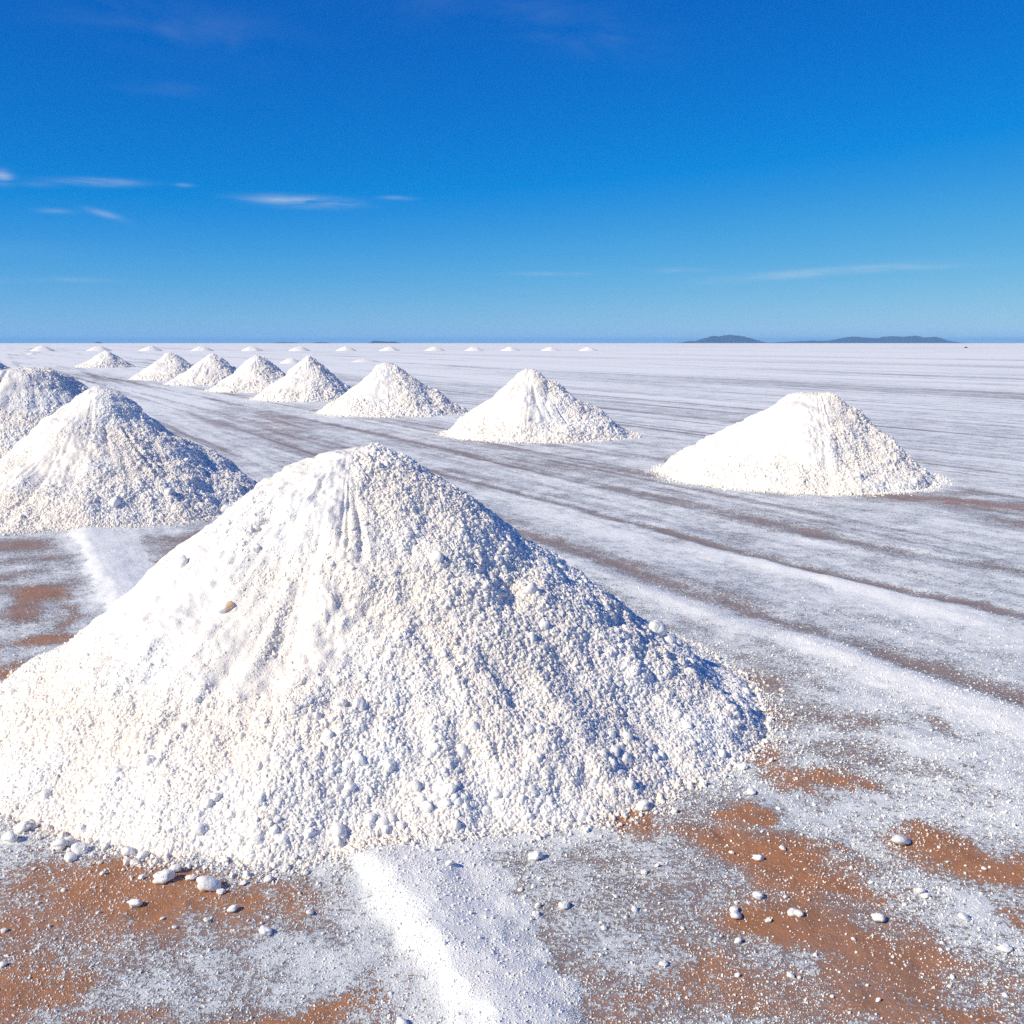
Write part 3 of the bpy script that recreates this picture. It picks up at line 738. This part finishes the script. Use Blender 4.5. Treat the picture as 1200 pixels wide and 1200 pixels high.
far = [(43, 'leftmost low pile of the far row on the horizon'), (110, 'low far pile right behind the small lone pile at left'), (172, 'low far pile left of the row behind the farthest near pile'),
       (233, 'low far pile seen just above the gap between two near piles at left'), (292, 'low far pile above the pointed near pile'), (348, 'low far pile above the near pile that meets the rounded one'),
       (403, 'low far pile under the islet gap, left of the rounded pile'), (455, 'low far pile straight above the rounded pile, under a dark islet'), (508, 'low far pile right of the rounded pile top'),
       (555, 'low far pile between the rounded and the sharp pile'), (598, 'low far pile just left above the sharp middle pile'), (645, 'low far pile straight above the sharp middle pile'), (690, 'rightmost low pile of the far row')]
for i, (px, lb) in enumerate(far):
    small_heap(px, 411.4 - .1 * i / 3, 29 - .5 * i, 5.9 - .16 * i, lb, 'low piles in the far row', seed=i + 20)
small_heap(425, 424.5, 36, 3.6, 'low spread heap of salt between the near row and the far row', None, 'salt_heap', 'salt heap', 41)
small_heap(338, 426, 26, 6, 'small rough heap half hidden behind two near piles', None, 'salt_heap', 'salt heap', 42)
small_heap(34, 415.5, 12, 2.0, 'tiny heap in front of the leftmost far pile', None, 'salt_heap', 'salt heap', 43)
small_heap(362, 416.6, 15, 1.1, 'thin white heap below the far row, above the near piles', None, 'salt_heap', 'salt heap', 44)

# ------------------------------------------------------------------ hills on the horizon
def hill_material():
    m, n, b = new_mat('hill_rock')
    geo = n.new('ShaderNodeNewGeometry').outputs['Position']
    f = n.noise(geo, .006, 6.0, .6)
    n.put(b.inputs['Base Color'], n.mix(n.ramp(f, .35, .65), (.027, .026, .035), (.055, .05, .06)))
    b.inputs['Roughness'].default_value = .95
    return m
M_HILL = hill_material()
def hill(name, prof, Y, depth, label=None, seed=1):
    """prof: (pixel x, pixels above the horizon) along the skyline"""
    px = np.array([p[0] for p in prof], float); ph = np.array([p[1] for p in prof], float)
    s = Y / F / math.cos(PITCH) * 1.0
    xs_p = np.linspace(px[0], px[-1], 220); hs_ = np.interp(xs_p, px, ph) * Y / F * (1 / math.cos(PITCH))
    xs = (xs_p - 600) / F * (Y * math.cos(PITCH) + 0)
    v = np.linspace(-1, 1, 41)
    Xg, Vg = np.meshgrid(xs, v, indexing='ij')
    Yg = Y + Vg * depth
    ridge = 1 - np.abs(Vg) ** 1.2
    n_ = fbm(Xg / 300 + seed, Yg / 300, seed, 4)
    z = hs_[:, None] * np.clip(ridge + .35 * n_ * (1 - ridge) * ridge * 2, 0, 1.0) * (1 - .30 * np.abs(fbm(Xg / 160, Yg / 420, seed + 3, 3)) * (1 - ridge) * 2.0)
    z = z * (1 + .16 * fbm(xs / 110 + seed * 3, 0 * xs, seed, 4))[:, None]
    z[:, 0] = z[:, -1] = -4; z[0] = z[-1] = -4
    o = mesh_obj(name, np.stack([Xg, Yg, z], -1).reshape(-1, 3), grid_faces(len(xs), len(v))[:, ::-1].copy(), M_HILL)
    return tag(o, label, None, None, 'structure')
hill('hill', [(795, 0), (805, 2.2), (815, 2.4), (826, 5.6), (836, 8.4), (842, 7.6), (848, 8.6), (856, 9.2), (862, 8.6), (870, 7.8), (880, 5.4), (888, 3.2), (897, .4), (900, 0)], 20500, 700, seed=2)
hill('hill', [(902, 0), (915, 1.4), (940, 2.4), (955, 3.0), (962, 2.4), (975, 3.2), (990, 6.4), (1002, 7.4), (1015, 6.2), (1028, 5.4), (1040, 8.0), (1056, 7.2), (1066, 7.6), (1073, 8.4), (1080, 6.6), (1088, 6.2), (1096, 7.4), (1105, 3.2), (1114, .8), (1118, 0)], 21500, 900, seed=6)
hill('islet', [(433, 0), (437, 2.6), (446, 2.2), (455, 1.6), (463, 1.9), (469, 0)], 16000, 300, seed=8)
hill('islet', [(316, 0), (330, 1.2), (345, .8), (352, 0)], 17500, 300, seed=9)
hill('islet', [(364, 0), (374, 1.3), (384, .8), (388, 0)], 17500, 300, seed=10)
hill('islet', [(112, 0), (114, 1.6), (117, 1.4), (119, 0)], 15000, 100, seed=11)

def box(cx, cy, cz, sx, sy, sz, taper=1.0):
    v = [(cx + i * sx / 2 * (taper if k > 0 else 1), cy + j * sy / 2 * (taper if k > 0 else 1), cz + k * sz / 2) for k in (-1, 1) for j in (-1, 1) for i in (-1, 1)]
    f = [(0, 2, 3, 1), (4, 5, 7, 6), (0, 1, 5, 4), (2, 6, 7, 3), (0, 4, 6, 2), (1, 3, 7, 5)]
    return v, f
M_DARK = bpy.data.materials.new('dark_earth'); M_DARK.use_nodes = True
M_DARK.node_tree.nodes['Principled BSDF'].inputs['Base Color'].default_value = (.07, .055, .05, 1)
dark = small_heap(1133, 407.8, 4.6, 1.5, 'tiny dark mound far out on the white flat, below the right end of the hills', None, 'earth_mound', 'mound', 51)
dark.data.materials.clear(); dark.data.materials.append(M_DARK)

# ------------------------------------------------------------------ air
hv, hf = box(0, 10000, 124, 99000, 99000, 252.0)
haze = mesh_obj('haze', hv, hf, None, None, False)
mh = bpy.data.materials.new('air'); mh.use_nodes = True; mh.node_tree.nodes.clear()
nh = NT(mh.node_tree)
pv = nh.new('ShaderNodeVolumePrincipled'); oh = nh.new('ShaderNodeOutputMaterial')
pv.inputs['Density'].default_value = 2.9e-5
pv.inputs['Color'].default_value = (.235, .53, .86, 1)
pv.inputs['Anisotropy'].default_value = 0.0
mh.node_tree.links.new(pv.outputs[0], oh.inputs['Volume'])
haze.data.materials.append(mh)
tag(haze, kind='stuff')
